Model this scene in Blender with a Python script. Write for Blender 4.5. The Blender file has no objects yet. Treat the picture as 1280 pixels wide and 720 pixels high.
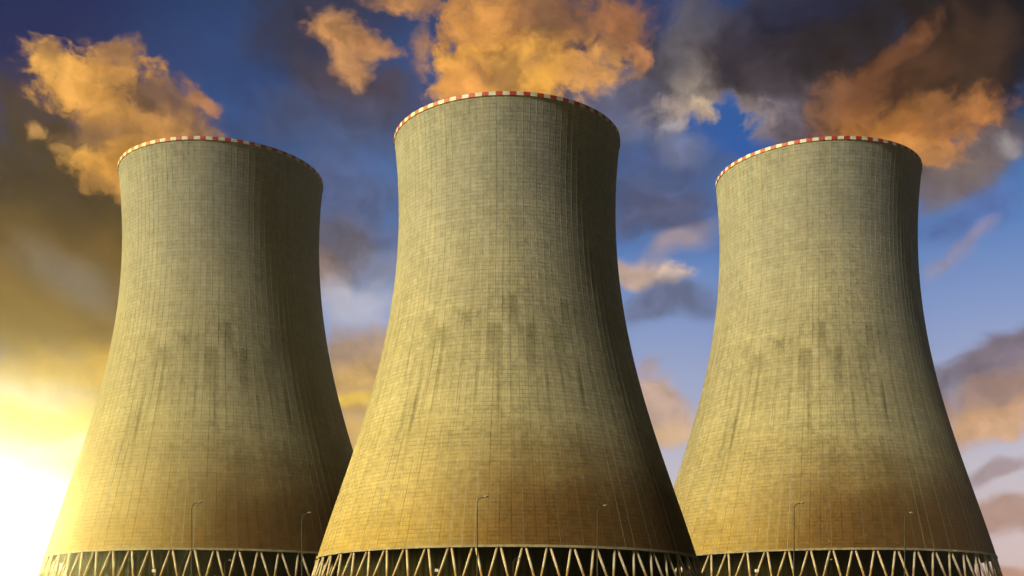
import bpy, math, random
import numpy as np
random.seed(7)
S = bpy.context.scene
COL = S.collection
W, H_, F, YH = 1280.0, 720.0, 1450.0, 800.0        # photo size, focal length in photo pixels, row of the eye level

# ------------------------------------------------------------------ camera
cam_d = bpy.data.cameras.new("camera")
cam = bpy.data.objects.new("camera", cam_d); COL.objects.link(cam)
cam.location = (0, 0, 0)                            # eye level is z = 0; the ground in front lies 1.7 m below
cam.rotation_euler = (math.radians(90), 0, 0)
cam_d.sensor_fit = 'HORIZONTAL'; cam_d.sensor_width = 36.0
cam_d.lens = 36.0 * F / W
cam_d.shift_y = (YH - H_ / 2) / W                   # rising-front shot: verticals stay vertical
cam_d.clip_start = 0.1; cam_d.clip_end = 20000
S.camera = cam
S.render.engine = 'CYCLES'
S.cycles.use_denoising = True
S.view_settings.view_transform = 'Standard'; S.view_settings.look = 'None'
S.view_settings.gamma = 1.0; EXPO = 1.2
S.view_settings.exposure = EXPO                     # exposed for the shaded evening side
S.view_settings.use_curve_mapping = False

SUN_EL, SUN_AZ = math.radians(44), math.radians(53)   # azimuth counted from straight behind the camera towards its left
sun_dir = (-math.sin(SUN_AZ) * math.cos(SUN_EL), -math.cos(SUN_AZ) * math.cos(SUN_EL), math.sin(SUN_EL))
from mathutils import Vector
sl = bpy.data.lights.new("sun", 'SUN'); so = bpy.data.objects.new("sun", sl); COL.objects.link(so)
sl.energy = 2.5; sl.color = (1.0, 0.94, 0.78); sl.angle = math.radians(3.0)     # sun veiled by thin cloud
so.rotation_euler = Vector(sun_dir).to_track_quat('Z', 'Y').to_euler()
so.location = (-300, -250, 400)

# ------------------------------------------------------------------ node helpers
def s2l(c):
    return tuple(((v / 255) / 12.92 if v / 255 <= 0.04045 else ((v / 255 + 0.055) / 1.055) ** 2.4) for v in c)

class G:
    def __init__(self, tree):
        self.t = tree; self.n = tree.nodes; self.l = tree.links
    def put(self, sock, v):
        if hasattr(v, 'is_output'): self.l.new(v, sock)
        elif isinstance(v, (tuple, list)) and len(v) == 3 and sock.type == 'RGBA': sock.default_value = (*v, 1)
        else: sock.default_value = v
    def m(self, op, a, b=None, c=None, clamp=False):
        n = self.n.new('ShaderNodeMath'); n.operation = op; n.use_clamp = clamp
        self.put(n.inputs[0], a)
        if b is not None: self.put(n.inputs[1], b)
        if c is not None: self.put(n.inputs[2], c)
        return n.outputs[0]
    def add(self, a, b): return self.m('ADD', a, b)
    def sub(self, a, b): return self.m('SUBTRACT', a, b)
    def mul(self, a, b): return self.m('MULTIPLY', a, b)
    def v(self, op, a, b=None, scale=None):
        n = self.n.new('ShaderNodeVectorMath'); n.operation = op
        self.put(n.inputs[0], a)
        if b is not None: self.put(n.inputs[1], b)
        if scale is not None: self.put(n.inputs['Scale'], scale)
        return n.outputs['Value'] if op in ('LENGTH', 'DOT_PRODUCT', 'DISTANCE') else n.outputs['Vector']
    def xyz(self, x, y, z=0.0):
        n = self.n.new('ShaderNodeCombineXYZ')
        for i, q in enumerate((x, y, z)): self.put(n.inputs[i], q)
        return n.outputs[0]
    def sep(self, v):
        n = self.n.new('ShaderNodeSeparateXYZ'); self.put(n.inputs[0], v); return n.outputs
    def noise(self, vec, scale, detail=4, rough=0.55, col=False, dim='3D', dist=0.0):
        n = self.n.new('ShaderNodeTexNoise'); n.noise_dimensions = dim
        self.put(n.inputs['Vector'], vec); n.inputs['Scale'].default_value = scale
        n.inputs['Detail'].default_value = detail; n.inputs['Roughness'].default_value = rough
        n.inputs['Distortion'].default_value = dist
        return n.outputs['Color'] if col else n.outputs[0]
    def white(self, vec, col=False):
        n = self.n.new('ShaderNodeTexWhiteNoise'); n.noise_dimensions = '2D'; self.put(n.inputs['Vector'], vec)
        return n.outputs['Color'] if col else n.outputs['Value']
    def ss(self, x, a, b, lo=0.0, hi=1.0, kind='SMOOTHSTEP'):
        n = self.n.new('ShaderNodeMapRange'); n.interpolation_type = kind; n.clamp = True
        self.put(n.inputs['Value'], x)
        for k, q in (('From Min', a), ('From Max', b), ('To Min', lo), ('To Max', hi)): self.put(n.inputs[k], q)
        return n.outputs[0]
    def mix(self, f, a, b, blend='MIX'):
        n = self.n.new('ShaderNodeMix'); n.data_type = 'RGBA'; n.blend_type = blend
        n.clamp_factor = True; n.clamp_result = False
        self.put(n.inputs[0], f); self.put(n.inputs[6], a); self.put(n.inputs[7], b)
        return n.outputs[2]
    def ramp(self, x, stops):
        n = self.n.new('ShaderNodeValToRGB'); self.put(n.inputs[0], x)
        e = n.color_ramp.elements
        while len(e) > 1: e.remove(e[-1])
        e[0].position = stops[0][0]; e[0].color = (*stops[0][1], 1)
        for p, c in stops[1:]:
            k = e.new(p); k.color = (*c, 1)
        return n.outputs[0]
    def gray(self, f):
        n = self.n.new('ShaderNodeCombineColor')
        for i in range(3): self.put(n.inputs[i], f)
        return n.outputs[0]

# ------------------------------------------------------------------ sky (world): Nishita sky behind evening clouds
def UV(x, y):                                       # where a row and column of the photo lies on the sky: bearing and rise, x 14.5
    az = math.atan((x - 640) / F)
    return 14.5 * az, 14.5 * (YH - y) / F * math.cos(az)

def build_world():
    world = bpy.data.worlds.new("World"); S.world = world; world.use_nodes = True
    t = world.node_tree; t.nodes.clear(); g = G(t)
    out = t.nodes.new('ShaderNodeOutputWorld'); bg = t.nodes.new('ShaderNodeBackground')
    t.links.new(bg.outputs[0], out.inputs[0]); STR = 0.1
    bg.inputs['Strength'].default_value = STR
    tc = t.nodes.new('ShaderNodeTexCoord'); d = tc.outputs['Generated']
    x, y, z = g.sep(d)
    hyp = g.m('SQRT', g.m('MAXIMUM', g.add(g.mul(x, x), g.mul(y, y)), 1e-4))
    U = g.mul(g.m('ARCTAN2', x, y), 14.5)
    V = g.m('MINIMUM', g.mul(g.m('DIVIDE', z, hyp), 14.5), 40.0)
    P = g.xyz(U, V, 0.0)
    # billowing: every cloud edge is frayed by the same fractal noise
    w1 = g.v('SCALE', g.v('SUBTRACT', g.noise(P, 0.9, 2, 0.5, True), (0.5, 0.5, 0.5)), scale=0.5)
    P1 = g.v('ADD', P, w1)
    w2 = g.v('SCALE', g.v('SUBTRACT', g.noise(P, 3.0, 5, 0.55, True), (0.5, 0.5, 0.5)), scale=0.22)
    QH = g.v('ADD', P1, w2)                                              # crisp clouds
    QS = g.v('ADD', P, g.v('SCALE', w1, scale=1.5))                      # soft clouds
    FH = g.noise(QH, 1.9, 10, 0.60)
    FH2 = g.noise(g.v('ADD', QH, (-0.10, -0.13, 0.0)), 1.9, 10, 0.60)
    FS = g.noise(QS, 1.0, 9, 0.58)
    FF = g.noise(QH, 5.5, 8, 0.62)
    NH = g.add(g.mul(g.sub(FH, 0.5), 1.0), g.mul(g.sub(FF, 0.5), 0.75)); NS = g.mul(g.sub(FS, 0.5), 1.15)
    # clear sky
    nis = t.nodes.new('ShaderNodeTexSky'); nis.sky_type = 'NISHITA'; nis.sun_disc = False
    nis.sun_elevation = SUN_EL
    nis.sun_rotation = math.atan2(sun_dir[0], sun_dir[1])
    K = 1 / STR / 2 ** EXPO
    def C(c, k=1.0):
        return tuple(v * K * k for v in s2l(c))
    def row(yy): return min(1.0, max(0.0, (YH - yy) / 1000.0))
    Vn = g.m('DIVIDE', V, 10.0, clamp=True)
    grad = g.ramp(Vn, [(0.0, s2l((222, 190, 185))), (row(690), s2l((226, 200, 204))), (row(600), s2l((208, 200, 216))),
                       (row(520), s2l((172, 178, 212))), (row(420), s2l((136, 156, 206))), (row(310), s2l((80, 124, 190))),
                       (row(200), s2l((48, 98, 162))), (row(110), s2l((28, 70, 128))), (row(0), s2l((14, 44, 92))), (1.0, s2l((10, 26, 58)))])
    base = g.v('SCALE', grad, scale=K)
    base = g.mix(0.05, base, nis.outputs[0])
    # the navy top left
    base_l = g.ss(U, UV(330, 0)[0], UV(60, 0)[0])
    base = g.mix(g.mul(base_l, g.ss(V, UV(100, 330)[1], UV(100, 60)[1])), base, C((3, 34, 90)))

    paint = [base]
    clouds = [0.0]; lit = [0.0]
    def puff(px, py, rx, ry, rot, colr, soft=0.35, op=1.0, hard=False, relief=1.0, grad=None):
        if hard and colr[0] > 1.25 * colr[1]: colr = (colr[0], colr[1] * 0.975, colr[2])
        u, vv = UV(px, py)
        gt = t.nodes.new('ShaderNodeTexGradient'); gt.gradient_type = 'SPHERICAL'
        g.put(gt.inputs['Vector'], QH if hard else QS)
        tm = gt.texture_mapping; tm.vector_type = 'TEXTURE'
        tm.translation = (u, vv, 0); tm.rotation = (0, 0, math.radians(rot)); tm.scale = (rx / 50, ry / 50, 1)
        fr = g.mul(NH if hard else NS, g.ss(gt.outputs['Fac'], 0.02, 0.30))
        sf = soft * (1.3 if hard and max(rx, ry) > 25 else 1.0)
        a = g.ss(g.add(gt.outputs['Fac'], fr), 0.5 - sf / 2, 0.5 + sf / 2, 0.0, op)
        paint[0] = g.mix(a, paint[0], C(colr))
        if hard and colr[0] > 1.3 * colr[2] and colr[0] > 110: lit[0] = g.m('MAXIMUM', lit[0], a)
        if not relief: lit[0] = g.mul(lit[0], g.sub(1.0, a)); clouds[0] = g.mul(clouds[0], g.sub(1.0, a))
        if relief:
            clouds[0] = g.m('MAXIMUM', clouds[0], g.mul(a, relief))

    for p in PUFFS: puff(*p[:6], **(p[6] if len(p) > 6 else {}))
    col = paint[0]
    # inside the sunlit clouds the thicker parts are brownish grey
    thick = g.ss(g.noise(g.v('ADD', QH, (7.3, 2.1, 0.0)), 1.25, 7, 0.55), 0.47, 0.66)
    col = g.mix(g.mul(g.mul(thick, lit[0]), 0.62), col, C((120, 88, 64)))
    # relief of the clouds: noise compared with itself a step towards the low light
    rel = g.mul(g.sub(FH, FH2), 1.9)
    rel = g.add(rel, g.add(g.mul(g.sub(FS, 0.5), 0.9), g.mul(g.sub(FF, 0.5), 0.35)))
    fac = g.add(1.0, g.mul(rel, clouds[0]))
    fac = g.m('MAXIMUM', fac, 0.25)
    col = g.v('SCALE', col, scale=fac)
    # low sun burning through the cloud at the lower left
    for (px, py, rx, ry, colr, pw, k) in GLOW:
        u, vv = UV(px, py)
        dv = g.v('DIVIDE', g.v('SUBTRACT', P, (u, vv, 0)), (rx / 100, ry / 100, 1))
        e = g.m('POWER', 2.71828, g.mul(g.m('POWER', g.v('LENGTH', dv), pw), -1.0))
        col = g.v('ADD', col, g.v('SCALE', tuple(v * K * k for v in colr), scale=e))
    # unseen glow added to the sky at the left, to light the towers' left sides
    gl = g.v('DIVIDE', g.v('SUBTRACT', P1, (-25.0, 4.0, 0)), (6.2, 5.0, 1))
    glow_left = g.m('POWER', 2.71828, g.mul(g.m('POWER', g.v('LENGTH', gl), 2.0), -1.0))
    # out of the frame: dark cloud added behind the viewer to keep the shade deep, dim ground colour under the horizon
    far = g.ss(g.m('ABSOLUTE', U), 7.5, 12.0)
    far = g.m('MAXIMUM', far, g.ss(V, 9.0, 13.0))
    gen = g.mix(g.ss(g.noise(P1, 0.35, 6, 0.6), 0.42, 0.6), C((22, 34, 62)), C((42, 40, 46)))
    col = g.mix(far, col, gen)
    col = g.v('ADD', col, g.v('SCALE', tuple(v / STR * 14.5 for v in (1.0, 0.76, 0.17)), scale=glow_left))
    col = g.mix(g.ss(V, -0.02, -0.3), col, C((40, 38, 32)))
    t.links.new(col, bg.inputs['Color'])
    world.cycles.sampling_method = 'MANUAL'; world.cycles.sample_map_resolution = 2048

GLOW = [(8, 656, 20, 21, (1.0, 0.89, 0.44), 2.0, 640.0),
        (0, 640, 150, 110, (1.0, 0.84, 0.34), 1.3, 0.16)]

HD = dict(hard=True)
def o(**k): return k
PUFFS = [
    # brown bank on the left, turning gold towards the glow
    (40, 300, 260, 150, 0, (78, 58, 34), o(soft=0.45, relief=0.5)),
    (30, 215, 170, 60, 0, (62, 52, 42), o(soft=0.6, op=0.8, relief=0.3)),
    (60, 390, 190, 90, 0, (126, 94, 44), o(soft=0.6, op=0.9, relief=0.6)),
    (95, 340, 60, 24, -20, (122, 114, 108), o(soft=0.8, op=0.7, relief=0.5)),
    (75, 465, 110, 34, 8, (222, 178, 72), o(soft=0.7, op=0.85, relief=0.5)),
    (20, 490, 70, 25, 0, (226, 216, 190), o(soft=0.7, op=0.85, relief=0.3)),
    (70, 520, 120, 25, 4, (246, 208, 92), o(soft=0.5, op=0.9, relief=0.3)),
    (40, 590, 140, 50, 0, (238, 202, 104), o(soft=0.6, op=0.9, relief=0.4)),
    (20, 650, 120, 60, 0, (252, 226, 150), o(soft=0.6, op=0.9, relief=0.2)),
    # slate veils between the left and the central tower
    (330, 120, 120, 90, 20, (40, 62, 112), o(soft=0.8, op=0.55, relief=0.7)),
    (395, 40, 70, 70, 0, (52, 50, 66), o(soft=0.7, op=0.8, relief=0.5)),
    (465, 130, 75, 55, -25, (78, 66, 74), o(soft=0.6, op=0.9, relief=0.6)),
    (370, 150, 50, 30, 10, (66, 76, 110), o(soft=0.8, op=0.7, relief=0.6)),
    (450, 195, 60, 30, 0, (92, 124, 180), o(soft=0.8, op=0.6, relief=0.5)),
    (430, 245, 90, 40, 0, (88, 96, 130), o(soft=0.7, op=0.8, relief=0.7)),
    (440, 165, 80, 36, 10, (70, 82, 116), o(soft=0.8, op=0.6, relief=0.6)),
    (415, 310, 90, 50, 0, (106, 94, 98), o(soft=0.6, op=0.9, relief=0.8)),
    (480, 330, 40, 20, 0, (150, 150, 172), o(soft=0.7, op=0.7, relief=0.6)),
    (395, 345, 45, 28, -20, (150, 122, 104), o(soft=0.6, op=0.8, relief=0.5)),
    (450, 375, 70, 30, 0, (196, 196, 214), o(soft=0.7, op=0.8, relief=0.2)),
    (446, 440, 45, 34, 0, (178, 146, 118), o(soft=0.35, op=0.95, relief=0.7)),
    (445, 490, 75, 45, 0, (206, 164, 96), o(soft=0.5, op=0.95, relief=0.5)),
    (430, 495, 45, 10, 0, (250, 206, 76), o(soft=0.7, op=0.9, relief=0.3)),
    (440, 550, 60, 40, 0, (232, 184, 92), o(soft=0.5, op=0.9, relief=0.3)),
    # grey deck right of the centre
    (800, 120, 130, 95, 0, (84, 88, 118), o(soft=0.6, op=0.9, relief=0.7)),
    (785, 165, 60, 22, 0, (120, 130, 164), o(soft=0.8, op=0.8, relief=0.6)),
    (790, 80, 120, 90, 0, (70, 66, 80), o(soft=0.5, op=0.95, relief=0.8)),
    (1035, 115, 90, 60, 0, (82, 70, 72), o(soft=0.5, op=0.95, relief=0.6)),
    (760, 130, 40, 45, 0, (116, 120, 150), o(soft=0.8, op=0.7, relief=0.5)),
    (830, 20, 80, 30, 0, (44, 64, 112), o(soft=0.9, op=0.7, relief=0.5)),
    (900, 80, 85, 70, -30, (112, 106, 112), o(soft=0.5, op=0.9, relief=0.8)),
    (880, 110, 34, 42, -40, (166, 150, 136), o(soft=0.6, op=0.8, relief=0.8)),
    (890, 135, 30, 10, -28, (206, 184, 158), o(soft=0.5, op=0.85, relief=0.5, hard=True)),
    (985, 95, 85, 85, 0, (84, 74, 80), o(soft=0.4, op=0.98, relief=0.7)),
    (955, 150, 52, 30, 10, (120, 110, 122), o(soft=0.4, op=0.9, relief=0.6)),
    (1060, 40, 170, 60, 0, (46, 40, 50), o(soft=0.6, op=0.95, relief=0.6)),
    (1180, 60, 150, 110, 0, (38, 32, 34), o(soft=0.5, op=0.98, relief=0.6)),
    (1270, 30, 90, 110, 0, (20, 17, 24), o(soft=0.7, op=0.95, relief=0.3)),
    (1000, 10, 90, 22, 0, (34, 38, 66), o(soft=0.8, op=0.7, relief=0.3)),
    (880, 150, 60, 30, 0, (170, 150, 138), o(soft=0.5, op=0.8, relief=0.8, hard=True)),
    (925, 150, 26, 30, 0, (150, 134, 134), o(soft=0.6, op=0.7, relief=0.8, hard=True)),
    (892, 138, 30, 10, -25, (214, 186, 152), o(soft=0.5, op=0.9, relief=0.6, hard=True)),
    (890, 172, 48, 30, 20, (42, 92, 162), o(soft=0.25, relief=0.0, hard=True)),
    (908, 142, 14, 26, -12, (42, 92, 162), o(soft=0.4, relief=0.0, hard=True)),
    (920, 176, 36, 16, -30, (42, 94, 170), o(soft=0.4, relief=0.0, hard=True)),
    (838, 160, 14, 7, 10, (190, 180, 186), o(soft=0.6, op=0.8, relief=0.6, hard=True)),
    (1240, 190, 70, 24, 20, (100, 88, 92), o(soft=0.5, op=0.95, relief=0.8)),
    (1272, 182, 18, 14, 30, (170, 160, 160), o(soft=0.6, op=0.8, relief=0.5)),
    (1190, 215, 50, 30, 15, (120, 104, 100), o(soft=0.6, op=0.9, relief=0.6)),
    # the slate cloud between the central and the right tower, and the small lit ones below
    (820, 240, 80, 60, 10, (78, 92, 134), o(soft=0.6, op=0.9, relief=0.7)),
    (855, 185, 30, 18, 10, (120, 128, 160), o(soft=0.7, op=0.8, relief=0.7)),
    (825, 265, 60, 28, 0, (86, 88, 116), o(soft=0.7, op=0.8, relief=0.6)),
    (850, 300, 40, 12, 20, (172, 152, 156), o(soft=0.7, op=0.8, relief=0.5)),
    (800, 335, 44, 16, -12, (204, 172, 150), o(soft=0.5, op=0.95, relief=0.7)),
    (842, 343, 22, 13, 10, (224, 194, 172), o(soft=0.5, op=0.95, relief=0.7, hard=True)),
    (838, 372, 46, 24, 0, (102, 110, 144), o(soft=0.5, op=0.95, relief=0.6)),
    (822, 452, 16, 10, 0, (176, 160, 176), o(soft=0.6, op=0.8, relief=0.4)),
    (812, 505, 46, 46, -40, (202, 166, 146), o(soft=0.35, op=0.95, relief=0.6)),
    (826, 535, 44, 14, 0, (232, 190, 146), o(soft=0.6, op=0.9, relief=0.4)),
    # right edge
    (1205, 275, 55, 20, 12, (86, 112, 172), o(soft=0.8, op=0.8, relief=0.6)),
    (1215, 303, 22, 8, 35, (150, 140, 164), o(soft=0.9, op=0.7, relief=0.7)),
    (1183, 334, 22, 8, 20, (160, 146, 166), o(soft=0.9, op=0.7, relief=0.7)),
    (1250, 455, 85, 34, 25, (122, 106, 120), o(soft=0.35, op=0.97, relief=0.7)),
    (1250, 490, 75, 18, 18, (164, 128, 112), o(soft=0.5, op=0.9, relief=0.6)),
    (1235, 520, 60, 20, 14, (212, 162, 116), o(soft=0.45, op=0.95, relief=0.7)),
    (1250, 582, 44, 12, 14, (166, 144, 156), o(soft=0.5, op=0.9, relief=0.6)),
    (1265, 645, 60, 22, 0, (182, 140, 130), o(soft=0.4, op=0.95, relief=0.5)),
    (1272, 718, 30, 8, 0, (196, 140, 120), o(soft=0.6, op=0.9, relief=0.4)),
    # sunlit orange clouds: above the left tower
    (165, 130, 72, 48, -35, (128, 94, 70), o(soft=0.3, relief=0.9, hard=True)),
    (215, 150, 60, 34, -30, (122, 94, 78), o(soft=0.4, relief=0.9, hard=True)),
    (120, 95, 62, 30, 12, (204, 148, 74), o(soft=0.3, relief=0.9, hard=True)),
    (85, 92, 42, 26, -15, (236, 176, 84), o(soft=0.35, relief=0.8, hard=True)),
    (150, 62, 34, 16, 25, (176, 130, 80), o(soft=0.4, op=0.9, relief=0.9, hard=True)),
    (130, 135, 40, 24, -30, (222, 162, 76), o(soft=0.5, op=0.9, relief=0.9, hard=True)),
    (185, 160, 60, 22, -5, (206, 150, 76), o(soft=0.6, op=0.85, relief=0.8, hard=True)),
    (245, 125, 20, 10, -30, (196, 136, 80), o(soft=0.5, op=0.85, relief=0.8, hard=True)),
    (140, 178, 46, 22, 10, (150, 112, 70), o(soft=0.5, op=0.85, relief=0.9, hard=True)),
    (110, 203, 26, 17, 0, (228, 170, 78), o(soft=0.35, relief=0.9, hard=True)),
    (135, 225, 32, 22, -10, (218, 160, 72), o(soft=0.35, relief=0.9, hard=True)),
    (170, 195, 40, 24, 30, (212, 152, 66), o(soft=0.5, op=0.9, relief=0.8, hard=True)),
    (38, 160, 13, 9, 30, (196, 150, 84), o(soft=0.5, op=0.85, relief=0.8, hard=True)),
    (80, 187, 12, 6, 0, (176, 136, 76), o(soft=0.6, op=0.8, relief=0.8, hard=True)),
    # small torn ones
    (422, 44, 36, 19, -14, (216, 156, 92), o(soft=0.45, relief=0.9, hard=True)),
    (462, 56, 32, 12, -18, (206, 148, 90), o(soft=0.5, op=0.9, relief=0.9, hard=True)),
    (440, 78, 20, 22, 10, (206, 150, 92), o(soft=0.6, op=0.85, relief=0.9, hard=True)),
    (500, 4, 52, 18, -6, (206, 146, 84), o(soft=0.5, op=0.92, relief=0.9, hard=True)),
    (526, 68, 13, 28, -8, (176, 132, 96), o(soft=0.6, op=0.75, relief=0.9, hard=True)),
    # the great one behind the central tower
    (650, 60, 95, 90, 0, (190, 132, 66), o(soft=0.25, relief=0.8, hard=True)),
    (700, 25, 75, 40, -10, (130, 92, 66), o(soft=0.6, op=0.9, relief=0.8, hard=True)),
    (600, 30, 34, 55, 0, (226, 160, 80), o(soft=0.5, op=0.85, relief=0.9, hard=True)),
    (650, 95, 85, 40, 0, (244, 180, 76), o(soft=0.5, op=0.95, relief=0.6, hard=True)),
    (585, 105, 40, 24, 20, (232, 164, 80), o(soft=0.4, op=0.95, relief=0.8, hard=True)),
    (735, 95, 32, 26, -30, (220, 160, 90), o(soft=0.5, op=0.85, relief=0.8, hard=True)),
    (780, 32, 28, 26, 30, (176, 118, 72), o(soft=0.6, op=0.85, relief=0.9, hard=True)),
    (794, 72, 18, 15, 0, (214, 146, 90), o(soft=0.5, op=0.9, relief=0.9, hard=True)),
    (790, 94, 12, 8, 0, (160, 126, 104), o(soft=0.6, op=0.8, relief=0.8, hard=True)),
    # burning cloud behind the right tower
    (1135, 118, 115, 66, 25, (66, 46, 34), o(soft=0.5, op=0.95, relief=0.6)),
    (1060, 145, 42, 34, 30, (168, 110, 64), o(soft=0.5, op=0.92, relief=0.9, hard=True)),
    (1100, 90, 62, 11, 38, (134, 86, 52), o(soft=0.7, op=0.85, relief=0.8, hard=True)),
    (1130, 165, 75, 30, 0, (198, 132, 60), o(soft=0.5, op=0.92, relief=0.8, hard=True)),
    (1200, 150, 50, 28, 15, (186, 122, 60), o(soft=0.5, op=0.9, relief=0.9, hard=True)),
    (1150, 190, 44, 16, -20, (214, 148, 70), o(soft=0.5, op=0.9, relief=0.7, hard=True)),
    (1125, 110, 60, 30, 20, (88, 58, 36), o(soft=0.8, op=0.6, relief=0.6, hard=True)),
]
build_world()

# ------------------------------------------------------------------ object helpers
def add_mesh(name, verts, faces, mats, parent=None, midx=None, uvs=None, smooth=False):
    me = bpy.data.meshes.new(name)
    me.from_pydata([tuple(v) for v in verts], [], faces)
    for m in (mats if isinstance(mats, (list, tuple)) else [mats]): me.materials.append(m)
    if midx is not None: me.polygons.foreach_set('material_index', midx)
    if uvs is not None:
        lay = me.uv_layers.new(name='UVMap'); lay.data.foreach_set('uv', np.asarray(uvs, dtype=np.float32).ravel())
    if smooth: me.polygons.foreach_set('use_smooth', [True] * len(me.polygons))
    me.update()
    ob = bpy.data.objects.new(name, me); COL.objects.link(ob)
    if parent: ob.parent = parent
    return ob
def empty(name, loc, rz=0.0):
    e = bpy.data.objects.new(name, None); COL.objects.link(e)
    e.location = loc; e.rotation_euler = (0, 0, rz); e.empty_display_size = 2
    return e
def tag(ob, label=None, cat=None, group=None, kind=None):
    for k, v in (('label', label), ('category', cat), ('group', group), ('kind', kind)):
        if v: ob[k] = v
    return ob
def material(name):
    m = bpy.data.materials.new(name); m.use_nodes = True
    t = m.node_tree; t.nodes.clear(); g = G(t)
    out = t.nodes.new('ShaderNodeOutputMaterial'); p = t.nodes.new('ShaderNodeBsdfPrincipled')
    t.links.new(p.outputs[0], out.inputs[0])
    return m, g, p
def tube(pts, radii, n=10, cap=True):
    vs, fs = [], []
    pts = [Vector(p) for p in pts]
    for i, p in enumerate(pts):
        a = pts[max(0, i - 1)]; b = pts[min(len(pts) - 1, i + 1)]
        d = (b - a).normalized()
        ref = Vector((0, 1, 0)) if abs(d.y) < 0.9 else Vector((1, 0, 0))
        s = d.cross(ref).normalized(); q = s.cross(d)
        for k in range(n):
            an = 2 * math.pi * k / n
            vs.append(p + (s * math.cos(an) + q * math.sin(an)) * radii[i])
    for i in range(len(pts) - 1):
        for k in range(n):
            fs.append((i * n + k, i * n + (k + 1) % n, (i + 1) * n + (k + 1) % n, (i + 1) * n + k))
    if cap:
        fs.append(tuple(reversed(range(n)))); fs.append(tuple((len(pts) - 1) * n + k for k in range(n)))
    return vs, fs

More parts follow.
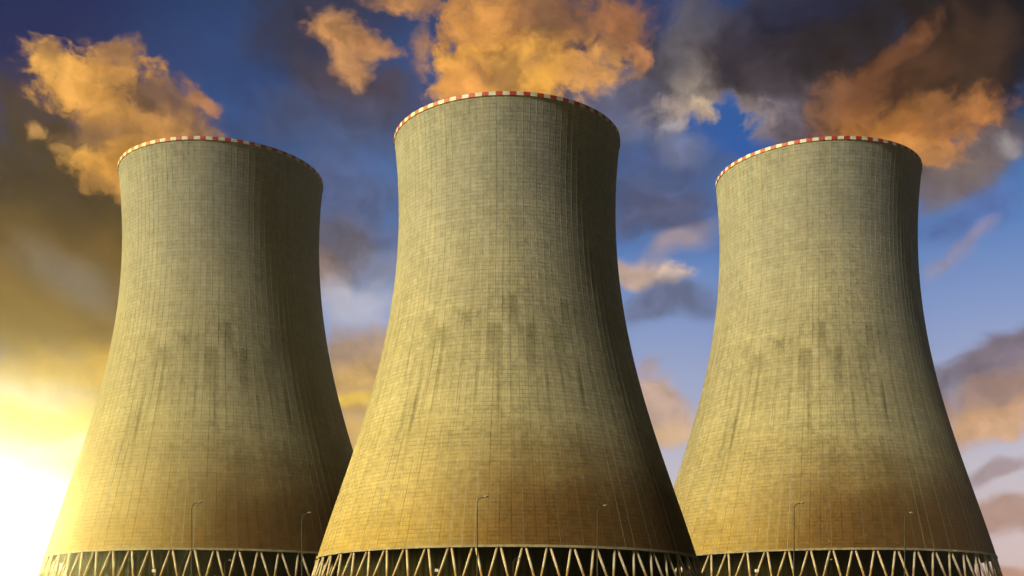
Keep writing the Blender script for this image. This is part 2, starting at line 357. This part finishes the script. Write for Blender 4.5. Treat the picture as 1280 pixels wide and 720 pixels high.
# ------------------------------------------------------------------ materials
def mat_concrete():
    m, g, p = material('weathered_concrete')
    uvn = g.n.new('ShaderNodeUVMap'); uvn.uv_map = 'UVMap'
    uv = uvn.outputs[0]; u, v, _ = g.sep(uv)              # u: 112 meridians round the tower, v: 0..112 courses from the bottom
    hgt = g.m('DIVIDE', v, 112.0)
    iso = g.xyz(g.mul(u, 3.0), g.mul(v, 1.3), 0.0)        # about metres
    # wandering of the pour joints
    wob = g.mul(g.sub(g.noise(iso, 0.10, 3), 0.5), 0.25)
    fv = g.m('FRACT', g.add(v, wob)); fu = g.m('FRACT', u)
    dv = g.m('ABSOLUTE', g.sub(fv, 0.5)); du = g.m('ABSOLUTE', g.sub(fu, 0.5))
    cell = g.xyz(g.m('FLOOR', u), g.m('FLOOR', g.add(v, wob)), 0.0)
    cw = g.white(cell)
    cw2 = g.white(g.v('ADD', cell, (31.7, 11.3, 0)))
    rowr = g.white(g.xyz(7.0, g.m('FLOOR', g.add(v, wob)), 0.0))
    colr = g.white(g.xyz(g.m('FLOOR', g.add(u, 0.5)), 3.0, 0.0))
    # base colour: grey at the top, ochre lower down with the low glow's yellow painted in, rust brown at the skirt
    big = g.noise(iso, 0.016, 4, 0.6); mid = g.noise(iso, 0.07, 5, 0.6)
    hh = g.add(hgt, g.mul(g.sub(big, 0.5), 0.30))
    base = g.ramp(hh, [(0.0, (0.47, 0.34, 0.11)), (0.10, (0.48, 0.385, 0.17)), (0.30, (0.46, 0.415, 0.25)), (0.58, (0.42, 0.40, 0.30)), (0.82, (0.35, 0.355, 0.335)), (1.0, (0.33, 0.345, 0.35))])
    # brown stain at the foot of the shell, with shade painted in towards the right
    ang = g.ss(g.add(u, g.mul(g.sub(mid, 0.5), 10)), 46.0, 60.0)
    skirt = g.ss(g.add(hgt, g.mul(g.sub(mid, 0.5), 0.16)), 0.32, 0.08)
    # long drip streaks
    st = g.noise(g.xyz(g.mul(u, 1.0), g.mul(v, 0.022), 4.0), 1.3, 5, 0.65)
    st2 = g.noise(g.xyz(g.mul(u, 2.6), g.mul(v, 0.035), 9.0), 1.0, 4, 0.65)
    stk = g.add(g.mul(g.ss(st, 0.46, 0.76), 0.6), g.mul(g.ss(st2, 0.46, 0.80), 0.5))
    zone = g.ss(g.m('ABSOLUTE', g.sub(g.add(hgt, g.mul(g.sub(st, 0.5), 0.5)), 0.46)), 0.30, 0.05, 0.35, 1.0)
    base = g.mix(g.mul(stk, zone), base, (0.13, 0.12, 0.062))
    blk = g.white(g.xyz(g.m('FLOOR', g.mul(u, 0.5)), 5.0, 0.0)); blk2 = g.white(g.xyz(g.m('FLOOR', g.mul(u, 1.0)), 8.0, 0.0))
    edge = g.sub(0.562, g.mul(g.m('FLOOR', g.mul(blk, 3.0)), 0.032))
    drip = g.mul(g.ss(hgt, edge, g.sub(edge, 0.012)), g.ss(hgt, g.sub(edge, g.add(0.07, g.mul(blk2, 0.16))), edge))
    drip = g.mul(drip, g.mul(g.ss(g.m('ABSOLUTE', g.sub(u, 55.5)), 15.0, 8.0), g.ss(g.noise(g.xyz(u, g.mul(v, 0.02), 2.0), 0.8, 4, 0.7), 0.34, 0.62, 0.15, 1.0)))
    base = g.mix(g.mul(drip, 0.55), base, (0.14, 0.13, 0.075))
    pale = g.noise(g.xyz(g.mul(u, 1.6), g.mul(v, 0.03), 20.0), 1.0, 4, 0.6)
    base = g.mix(g.mul(g.ss(pale, 0.52, 0.76), 0.6), base, (0.52, 0.49, 0.36))
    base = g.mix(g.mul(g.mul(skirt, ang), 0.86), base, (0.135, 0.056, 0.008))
    # bands of single courses, patches, single panels
    val = g.add(1.0, g.mul(g.sub(rowr, 0.5), 0.09))
    val = g.add(val, g.mul(g.sub(cw, 0.5), 0.12))
    val = g.add(val, g.mul(g.sub(mid, 0.5), 0.6))
    val = g.add(val, g.mul(g.sub(g.noise(iso, 0.45, 6, 0.75), 0.5), 1.4))
    # joints
    jh = g.mul(g.ss(dv, 0.38, 0.47), g.ss(cw2, 0.1, 0.9, 0.12, 0.50))
    jv = g.mul(g.ss(du, 0.435, 0.475), g.ss(g.noise(g.xyz(g.m('FLOOR', g.add(u, 0.5)), g.mul(v, 0.06), 0.0), 1.0, 2), 0.40, 0.66, 0.05, 0.42))
    jm = g.mul(g.ss(g.m('ABSOLUTE', g.sub(g.m('FRACT', g.mul(u, 3.0)), 0.5)), 0.40, 0.48), g.ss(cw, 0.1, 1.0, 0.05, 0.38))
    val = g.mul(val, g.sub(1.0, g.m('MAXIMUM', jm, g.m('MAXIMUM', jh, jv))))
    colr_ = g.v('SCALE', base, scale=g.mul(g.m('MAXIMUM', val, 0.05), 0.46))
    # the slim ribs are paler: the grazing sun they catch is painted in
    rib = g.mul(g.ss(du, 0.468, 0.476), g.ss(colr, 0.35, 0.95, 0.0, 0.85))
    colr_ = g.mix(g.mul(rib, 0.55), colr_, (0.27, 0.255, 0.20))
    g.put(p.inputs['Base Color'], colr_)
    p.inputs['Roughness'].default_value = 0.92
    p.inputs['Specular IOR Level'].default_value = 0.15
    bmp = g.n.new('ShaderNodeBump'); bmp.inputs['Strength'].default_value = 0.2; bmp.inputs['Distance'].default_value = 0.25
    g.put(bmp.inputs['Height'], g.sub(g.mul(g.noise(iso, 0.9, 4, 0.6), 0.6), g.m('MAXIMUM', jh, jv)))
    g.l.new(bmp.outputs[0], p.inputs['Normal'])
    return m
def mat_simple(name, colr, rough=0.7, var=0.25, scale=1.0, metal=0.0, col2=None):
    m, g, p = material(name)
    tc = g.n.new('ShaderNodeTexCoord')
    n = g.noise(tc.outputs['Object'], scale, 5, 0.6)
    c2 = col2 or tuple(c * (1 - var) for c in colr)
    g.put(p.inputs['Base Color'], g.mix(g.ss(n, 0.35, 0.65), colr, c2))
    p.inputs['Roughness'].default_value = rough; p.inputs['Metallic'].default_value = metal
    return m
def mat_leg():
    m, g, p = material('column_concrete')
    tc = g.n.new('ShaderNodeTexCoord'); x, y, z = g.sep(tc.outputs['Object'])
    n = g.noise(tc.outputs['Object'], 0.5, 4); n2 = g.noise(tc.outputs['Object'], 0.12, 3)
    base = g.mix(g.ss(n2, 0.40, 0.62), (0.33, 0.295, 0.21), (0.21, 0.125, 0.045))
    ring = g.ss(g.noise(g.xyz(g.mul(x, 0.05), g.mul(y, 0.05), g.mul(z, 1.6)), 1.0, 3), 0.55, 0.68)
    base = g.mix(g.mul(ring, 0.55), base, (0.16, 0.12, 0.07))
    g.put(p.inputs['Base Color'], g.mix(g.mul(g.ss(n, 0.45, 0.7), 0.4), base, (0.30, 0.26, 0.17)))
    p.inputs['Roughness'].default_value = 0.9
    return m
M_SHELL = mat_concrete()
M_LEG = mat_leg()
M_RING = mat_simple('ring_beam_concrete', (0.20, 0.17, 0.10), 0.9, 0.4, 0.4)
M_INNER = mat_simple('damp_inner_concrete', (0.035, 0.032, 0.026), 0.95, 0.4, 0.2)
M_FILL = mat_simple('shade_dark_slats', (0.005, 0.0045, 0.004), 0.9, 0.4, 0.3)  # deep shade of the inlet put into this near-black colour
M_RED = mat_simple('red_warning_paint', (0.24, 0.007, 0.006), 0.55, 0.3, 0.35)
M_WHITE = mat_simple('white_warning_paint', (0.38, 0.375, 0.36), 0.55, 0.25, 0.35)
M_BASIN = mat_simple('basin_concrete', (0.24, 0.22, 0.17), 0.9, 0.4, 0.3)
M_POLE = mat_simple('dark_painted_steel', (0.008, 0.008, 0.008), 0.7, 0.3, 2.0)
M_HOOD = mat_simple('pale_lamp_housing', (0.17, 0.175, 0.17), 0.45, 0.2, 6.0)
M_GLASS = mat_simple('dull_lamp_glass', (0.20, 0.205, 0.21), 0.12, 0.2, 6.0)
M_WBOX = mat_simple('white_enamel', (0.72, 0.71, 0.66), 0.5, 0.15, 5.0)
M_GROUND = mat_simple('dry_grass_ground', (0.075, 0.085, 0.035), 1.0, 0.5, 0.08, 0.0, (0.11, 0.09, 0.05))

# ------------------------------------------------------------------ the towers
# silhouette of the central tower in the photo: row -> half width
ROWS = [178, 200, 220, 240, 260, 280, 300, 320, 340, 360, 380, 400, 420, 440, 460, 480, 500, 520, 540, 560, 580, 600, 620, 640, 660, 697]
HALF = [140.5, 138.6, 136.9, 135.8, 135.4, 135.5, 136.2, 137.4, 139, 141.4, 144.3, 147.8, 151.6, 156, 160.6, 165.5, 171, 177, 183.5, 190.5, 197.5, 204.5, 211.3, 218, 224.5, 237.5]
NM, NC = 112, 112
def profile(R, az, kx, top_row, rim_row, base_row):
    """radius against height from the outline; kx scales the half angle"""
    zs, rs = [], []
    for yr, hw in zip(ROWS, HALF):
        ph = math.atan(hw / F) * kx
        yy = rim_row + (yr - 178) * (base_row - rim_row) / (697 - 178)
        zs.append((YH - yy) / F * R * math.cos(ph) ** 2 * math.cos(az)); rs.append(R * math.sin(ph))
    zs, rs = np.array(zs), np.array(rs)
    pf = np.polyfit((zs - zs.mean()) / 60, rs, 6)
    return lambda z: np.polyval(pf, (z - zs.mean()) / 60), zs.min(), zs.max()

def tower(px_az, R, kx, rows, scale, label):
    az = px_az
    f, z0, z1 = profile(R, az, kx, *rows)
    cx, cy = R * math.sin(az), R * math.cos(az)
    # lower edge of the shell where its front shows at the measured row
    r0 = f(z0); zfront = (YH - rows[3]) / F * (R - r0) * math.cos(az) if len(rows) > 3 else z0
    leg_h = 13.0 * scale
    zg = z0 - leg_h
    root = empty('cooling_tower', (cx, cy, zg), -az - 0.65 * 2 * math.pi / NM)
    tag(root, label, 'cooling tower', 'striped cooling towers')
    NR = NC
    rw, rh = 0.24 * scale, 0.04 * scale                  # slim meridian ribs
    us, dr = [], []
    TH = 0.9 * scale
    zl = np.linspace(z0, z1, NR + 1)
    rl = f(zl)
    verts, faces, uvs, mid = [], [], [], []
    nper = 6
    def pt(r, uu, z):
        th = (uu - 56.0) * 2 * math.pi / NM             # u = 56 looks towards the viewer
        return (r * math.sin(th), -r * math.cos(th), z - zg)
    ucol = []
    for i, (z, r) in enumerate(zip(zl, rl)):
        e = rw / (2 * math.pi * r / NM) / 2
        offs = [(-e, 0.0), (-e * 0.75, rh), (e * 0.75, rh), (e, 0.0), (1 / 3, 0.0), (2 / 3, 0.0)]
        rowu = []
        for k in range(NM):
            for (du, d) in offs:
                verts.append(pt(r + d, k + du, z)); rowu.append(k + du)
        ucol.append(rowu)
    n = NM * nper
    for i in range(NR):
        for k in range(n):
            k2 = (k + 1) % n
            faces.append((i * n + k, i * n + k2, (i + 1) * n + k2, (i + 1) * n + k)); mid.append(0)
            a0, a1 = ucol[i][k], ucol[i][k2]; b1, b0 = ucol[i + 1][k2], ucol[i + 1][k]
            if k2 == 0: a1 += NM; b1 += NM
            vs = NC / NR
            uvs += [(a0, i * vs), (a1, i * vs), (b1, (i + 1) * vs), (b0, (i + 1) * vs)]
    # inner face, rim and lower lip
    ni = 168
    b = len(verts)
    for i in range(0, NR + 1, 4):
        for k in range(ni):
            verts.append(pt(rl[i] - TH, k * NM / ni, zl[i]))
    m_in = len(range(0, NR + 1, 4))
    for i in range(m_in - 1):
        for k in range(ni):
            k2 = (k + 1) % ni
            faces.append((b + (i + 1) * ni + k, b + (i + 1) * ni + k2, b + i * ni + k2, b + i * ni + k)); mid.append(1); uvs += [(0, 0)] * 4
    def lip(outer0, inner0, flip):                      # closes outside to inside, rib by rib
        for k in range(ni):
            k2 = (k + 1) % ni
            o1 = [outer0 + (j % n) for j in range(k * 4, k * 4 + 5)]
            fc = o1 + [inner0 + k2, inner0 + k]
            faces.append(tuple(fc if flip else reversed(fc))); mid.append(1); uvs.extend([(0, 0)] * len(fc))
    assert ni * 4 == n
    lip(0, b, False); lip(NR * n, b + (m_in - 1) * ni, True)
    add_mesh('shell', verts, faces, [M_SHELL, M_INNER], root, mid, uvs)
    # red and white fields round the rim
    verts, faces, mid = [], [], []
    hb = 0.92 * scale; rt = rl[-1]; sub = 3
    ring = [(rt + 0.22 * scale, z1 - 0.25 * scale), (rt + 0.24 * scale, z1 + hb), (rt - TH * 0.6, z1 + hb), (rt - TH * 0.6, z1 + 0.01)]
    for k in range(NM * sub):
        for (r, z) in ring: verts.append(pt(r, k / sub, z))
    N = NM * sub
    for k in range(N):
        k2 = (k + 1) % N
        for j in range(4):
            j2 = (j + 1) % 4
            faces.append((k * 4 + j, k2 * 4 + j, k2 * 4 + j2, k * 4 + j2)); mid.append((k // sub) % 2)
    add_mesh('warning_band', verts, faces, [M_WHITE, M_RED], root, mid)
    # ring beam under the shell
    verts, faces = [], []
    hb = 0.75 * scale
    slope = (f(z0 + 2) - f(z0)) / 2
    ring = [(r0 + 0.30 * scale - slope * hb, z0 - hb), (r0 + 0.30 * scale, z0 + 0.003), (r0 - TH - 0.3, z0 + 0.003), (r0 - TH - 0.3 - slope * hb, z0 - hb)]
    ring = [(ring[0][0], ring[0][1]), ring[1], ring[2], ring[3]]
    for k in range(N):
        for (r, z) in ring: verts.append(pt(r, k / sub, z))
    for k in range(N):
        k2 = (k + 1) % N
        for j in range(4):
            j2 = (j + 1) % 4
            faces.append((k * 4 + j, k2 * 4 + j, k2 * 4 + j2, k * 4 + j2))
    add_mesh('ring_beam', verts, faces, M_RING, root)
    # raking legs: 56 pairs; the hundred round the front are parts, the rest at the back one mesh
    ztop = z0 - hb + 0.15; zbot = zg - 0.3
    rtop = r0 - TH * 0.45 - slope * hb; rbot = rtop - slope * (ztop - zbot)
    legs = []
    for k in range(0, NM, 2):
        for s in (-1, 1):
            a = Vector(pt(rtop, k + 0.13 * s, ztop)); c = Vector(pt(rbot, k + 0.97 * s, zbot))
            legs.append((abs(((k + 0.5 * s - 56.0) + 56) % 112 - 56), a, c))
    legs.sort(key=lambda q: q[0])
    bv, bf = [], []
    for i, (_, a, c) in enumerate(legs):
        mid_ = (a + c) / 2
        vs, fs = tube([a - mid_, c - mid_], [0.36 * scale, 0.41 * scale], 12)
        if i < 100:
            lg = add_mesh('leg', vs, fs, M_LEG, root, smooth=False); lg.location = mid_
            for pl in lg.data.polygons: pl.use_smooth = len(pl.vertices) == 4
        else:
            o_ = len(bv); bv += [v + mid_ for v in vs]; bf += [tuple(j + o_ for j in q) for q in fs]
    tag(add_mesh('leg', bv, bf, M_LEG, root), kind='stuff')
    # packing behind the legs, near-black to paint in the inlet's shade, and the water basin under them
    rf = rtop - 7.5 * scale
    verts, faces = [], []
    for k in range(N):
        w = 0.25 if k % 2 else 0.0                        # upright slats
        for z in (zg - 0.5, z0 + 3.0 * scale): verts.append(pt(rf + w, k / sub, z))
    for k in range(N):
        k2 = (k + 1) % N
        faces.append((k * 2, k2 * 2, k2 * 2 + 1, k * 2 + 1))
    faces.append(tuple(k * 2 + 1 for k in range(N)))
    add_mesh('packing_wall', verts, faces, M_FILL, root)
    verts, faces = [], []
    ring = [(rbot + 2.2, zg - 6), (rbot + 2.2, zg + 0.9), (rbot + 1.6, zg + 0.9), (rbot + 1.6, zg - 0.2), (rf - 1, zg - 0.2)]
    for k in range(N):
        for (r, z) in ring: verts.append(pt(r, k / sub, z))
    for k in range(N):
        k2 = (k + 1) % N
        for j in range(4): faces.append((k * 5 + j, k2 * 5 + j, k2 * 5 + j + 1, k * 5 + j + 1))
    add_mesh('basin', verts, faces, M_BASIN, root)
    print('TOWER', round(cx, 1), round(cy, 1), 'base', round(zg, 1), round(z0, 1), 'rim', round(z1, 1), 'r', round(r0, 1), round(float(f(z1)), 1), 'rbot', round(rbot, 1))
    return (cx, cy, zg, rbot + 3)
SIDE = 1.35
pads = []
pads.append(tower(math.atan((634 - 640) / F), 400.0, 1.0, (117, 178, 697), 1.0,
                  'large concrete cooling tower in the middle, standing in front of the other two'))
pads.append(tower(-0.2445, 400.0 * SIDE / 0.856, 0.856, (167, 223, 699), SIDE,
                  'concrete cooling tower beside the bright yellow sun glow, partly behind the central one'))
pads.append(tower(0.2568, 400.0 * SIDE / 0.856, 0.856, (167, 223, 699), SIDE,
                  'concrete cooling tower under the burnt orange and black cloud, its foot behind the central one'))

# ------------------------------------------------------------------ ground: a slope rising to the towers, level round each
def ground_z(x, y):
    z = -1.7 + 0.042 * max(0.0, min(y, 800.0))
    for (cx, cy, zg, r) in pads:
        d = math.hypot(x - cx, y - cy)
        k = min(1.0, max(0.0, (r + 22 - d) / 20)); k = k * k * (3 - 2 * k)
        z = z * (1 - k) + (zg - 0.4) * k
    return z
def make_ground():
    ax = sorted(set([round(v, 2) for v in list(np.linspace(-320, 320, 81)) + [s * q for s in (-1, 1) for q in (380, 480, 650, 900, 1250, 1600)]]))
    ay = sorted(set([round(v, 2) for v in list(np.linspace(-40, 760, 101)) + [-900, -400, -200, -100, 800, 1000, 1400, 1800]]))
    vs = [(x, y, ground_z(x, y)) for y in ay for x in ax]
    nx = len(ax)
    fs = [(j * nx + i, j * nx + i + 1, (j + 1) * nx + i + 1, (j + 1) * nx + i) for j in range(len(ay) - 1) for i in range(nx - 1)]
    tag(add_mesh('ground', vs, fs, M_GROUND, smooth=True), 'grassy ground rising to the towers', None, None, 'structure')
make_ground()

# ------------------------------------------------------------------ thin haze added round the whole place, to spread the low sun's glare
def make_haze():
    m = bpy.data.materials.new('thin_haze'); m.use_nodes = True
    t = m.node_tree; t.nodes.clear()
    out = t.nodes.new('ShaderNodeOutputMaterial'); v = t.nodes.new('ShaderNodeVolumePrincipled')
    t.links.new(v.outputs[0], out.inputs['Volume'])
    v.inputs['Density'].default_value = 0.00023; v.inputs['Anisotropy'].default_value = 0.953
    v.inputs['Color'].default_value = (1.0, 0.95, 0.66, 1)
    vs = [(x, y, z) for z in (-2.8, 250) for y in (-905, 1805) for x in (-1605, 1605)]
    tag(add_mesh('haze', vs, [(0, 2, 3, 1), (4, 5, 7, 6), (0, 1, 5, 4), (2, 6, 7, 3), (0, 4, 6, 2), (1, 3, 7, 5)], m),
        'thin golden haze added around the towers to spread the sun glare', None, None, 'stuff')
make_haze()

# ------------------------------------------------------------------ street lamps and masts in front of the towers
def at(px, py, Y):
    return (px - 640) / F * Y, Y, (YH - py) / F * Y
def street_lamp(px, py, Y, label, turn=0.0, group='street lamps before the towers', reach=0.75):
    x, y, ztop = at(px, py, Y)
    gz = ground_z(x, y) - 0.05
    root = empty('street_lamp', (x, y, gz), turn); tag(root, label, 'street lamp', group)
    h = ztop - gz
    vs, fs = tube([(0, 0, 0), (0, 0, 1.1), (0, 0, 1.15), (0, 0, h - 0.75)], [0.11, 0.11, 0.075, 0.052], 12)
    add_mesh('pole', vs, fs, M_POLE, root, smooth=False)
    arc = [(0, 0, h - 0.75)] + [(reach * 0.8 * (1 - math.cos(a)), 0, h - 0.75 + 0.68 * math.sin(a)) for a in (0.25, 0.5, 0.8, 1.1, 1.35)] + [(reach, 0, h - 0.02)]
    vs, fs = tube(arc, [0.050, 0.048, 0.046, 0.044, 0.042, 0.04, 0.04], 8)
    add_mesh('arm', vs, fs, M_POLE, root)
    # head: a flattened shell, its glass underneath
    x0, x1 = reach - 0.05, reach + 0.55
    secs = [(x0, 0.05, 0.05), (x0 + 0.12, 0.11, 0.10), (x0 + 0.35, 0.15, 0.13), (x1 - 0.06, 0.12, 0.09), (x1, 0.05, 0.04)]
    vs, fs = [], []
    for (xx, wy, hz) in secs:
        for k in range(10):
            a = 2 * math.pi * k / 10
            vs.append((xx, wy * math.cos(a), h + 0.0 + (hz * math.sin(a) if math.sin(a) > 0 else 0.25 * hz * math.sin(a)) + (xx - x0) * 0.12))
    for i in range(len(secs) - 1):
        for k in range(10):
            fs.append((i * 10 + k, i * 10 + (k + 1) % 10, (i + 1) * 10 + (k + 1) % 10, (i + 1) * 10 + k))
    fs += [tuple(reversed(range(10))), tuple((len(secs) - 1) * 10 + k for k in range(10))]
    head = add_mesh('lamp_head', vs, fs, M_HOOD, root, smooth=True)
    vs, fs = [], []
    for ring_, rr, zz in ((0, 1.0, -0.03), (1, 0.85, -0.085), (2, 0.45, -0.12)):
        for k in range(10):
            a = 2 * math.pi * k / 10
            vs.append(((x0 + x1) / 2 + 0.2 * rr * math.cos(a), 0.11 * rr * math.sin(a), h + zz + 0.036))
    for i in range(2):
        for k in range(10): fs.append((i * 10 + k, i * 10 + (k + 1) % 10, (i + 1) * 10 + (k + 1) % 10, (i + 1) * 10 + k))
    fs.append(tuple(20 + k for k in range(10)))
    add_mesh('lamp_glass', vs, fs, M_GLASS, head, smooth=True)
    return root
street_lamp(596.5, 621, 125, 'thin curved street lamp before the sunlit middle of the central tower')
street_lamp(746.8, 632, 138, 'dark street lamp with pale head before the brown shaded foot of the central tower', 0.3)
street_lamp(239.5, 628, 134, 'thin curved street lamp before the yellow tower beside the sun glow')
street_lamp(377.5, 641, 150, 'pale-headed street lamp before the shaded edge of the tower beside the sun glow', 0.3)
street_lamp(992.5, 628.5, 134, 'thin curved street lamp before the tower under the burnt orange cloud')
street_lamp(1131, 641, 150, 'pale-headed street lamp before the tower under the burnt cloud', 0.3)
street_lamp(641.5, 698.5, 210, 'low street lamp head before the black inlet of the central tower', 0.1, 'low street lamps before the inlets')
street_lamp(281, 700.5, 215, 'low street lamp head before the olive inlet of the tower beside the sun glow', 0.1, 'low street lamps before the inlets')
street_lamp(1033, 699.5, 215, 'low street lamp before the inlet of the tower under the burnt orange cloud', 0.1, 'low street lamps before the inlets')
def box_mast(px, py, Y, label):
    x, y, zt = at(px, py, Y)
    gz = ground_z(x, y) - 0.05
    root = empty('signal_mast', (x, y, gz), 0.15); tag(root, label, 'mast', 'masts with white boxes before the inlets')
    h = zt - gz
    vs, fs = tube([(0, 0, 0), (0, 0, h)], [0.06, 0.045], 10); add_mesh('pole', vs, fs, M_POLE, root)
    vs, fs = [], []
    a, b_, c = 0.30, 0.12, 0.24
    for zz, q in ((h - c, 0.94), (h - c + 0.03, 1.0), (h + c - 0.03, 1.0), (h + c, 0.94)):
        for (sx, sy) in ((-1, -1), (1, -1), (1, 1), (-1, 1)): vs.append((sx * a * q, -0.17 + sy * b_ * q, zz))
    for i in range(3):
        for k in range(4): fs.append((i * 4 + k, i * 4 + (k + 1) % 4, (i + 1) * 4 + (k + 1) % 4, (i + 1) * 4 + k))
    fs += [(3, 2, 1, 0), (12, 13, 14, 15)]
    add_mesh('box', vs, fs, M_WBOX, root)
box_mast(545.7, 713, 195, 'small white box on a mast before the black inlet of the central tower')
box_mast(192.5, 713.5, 195, 'small white box on a mast before the tower beside the sun glow')
box_mast(945.5, 713.5, 195, 'small white box on a mast before the tower under the burnt orange cloud')
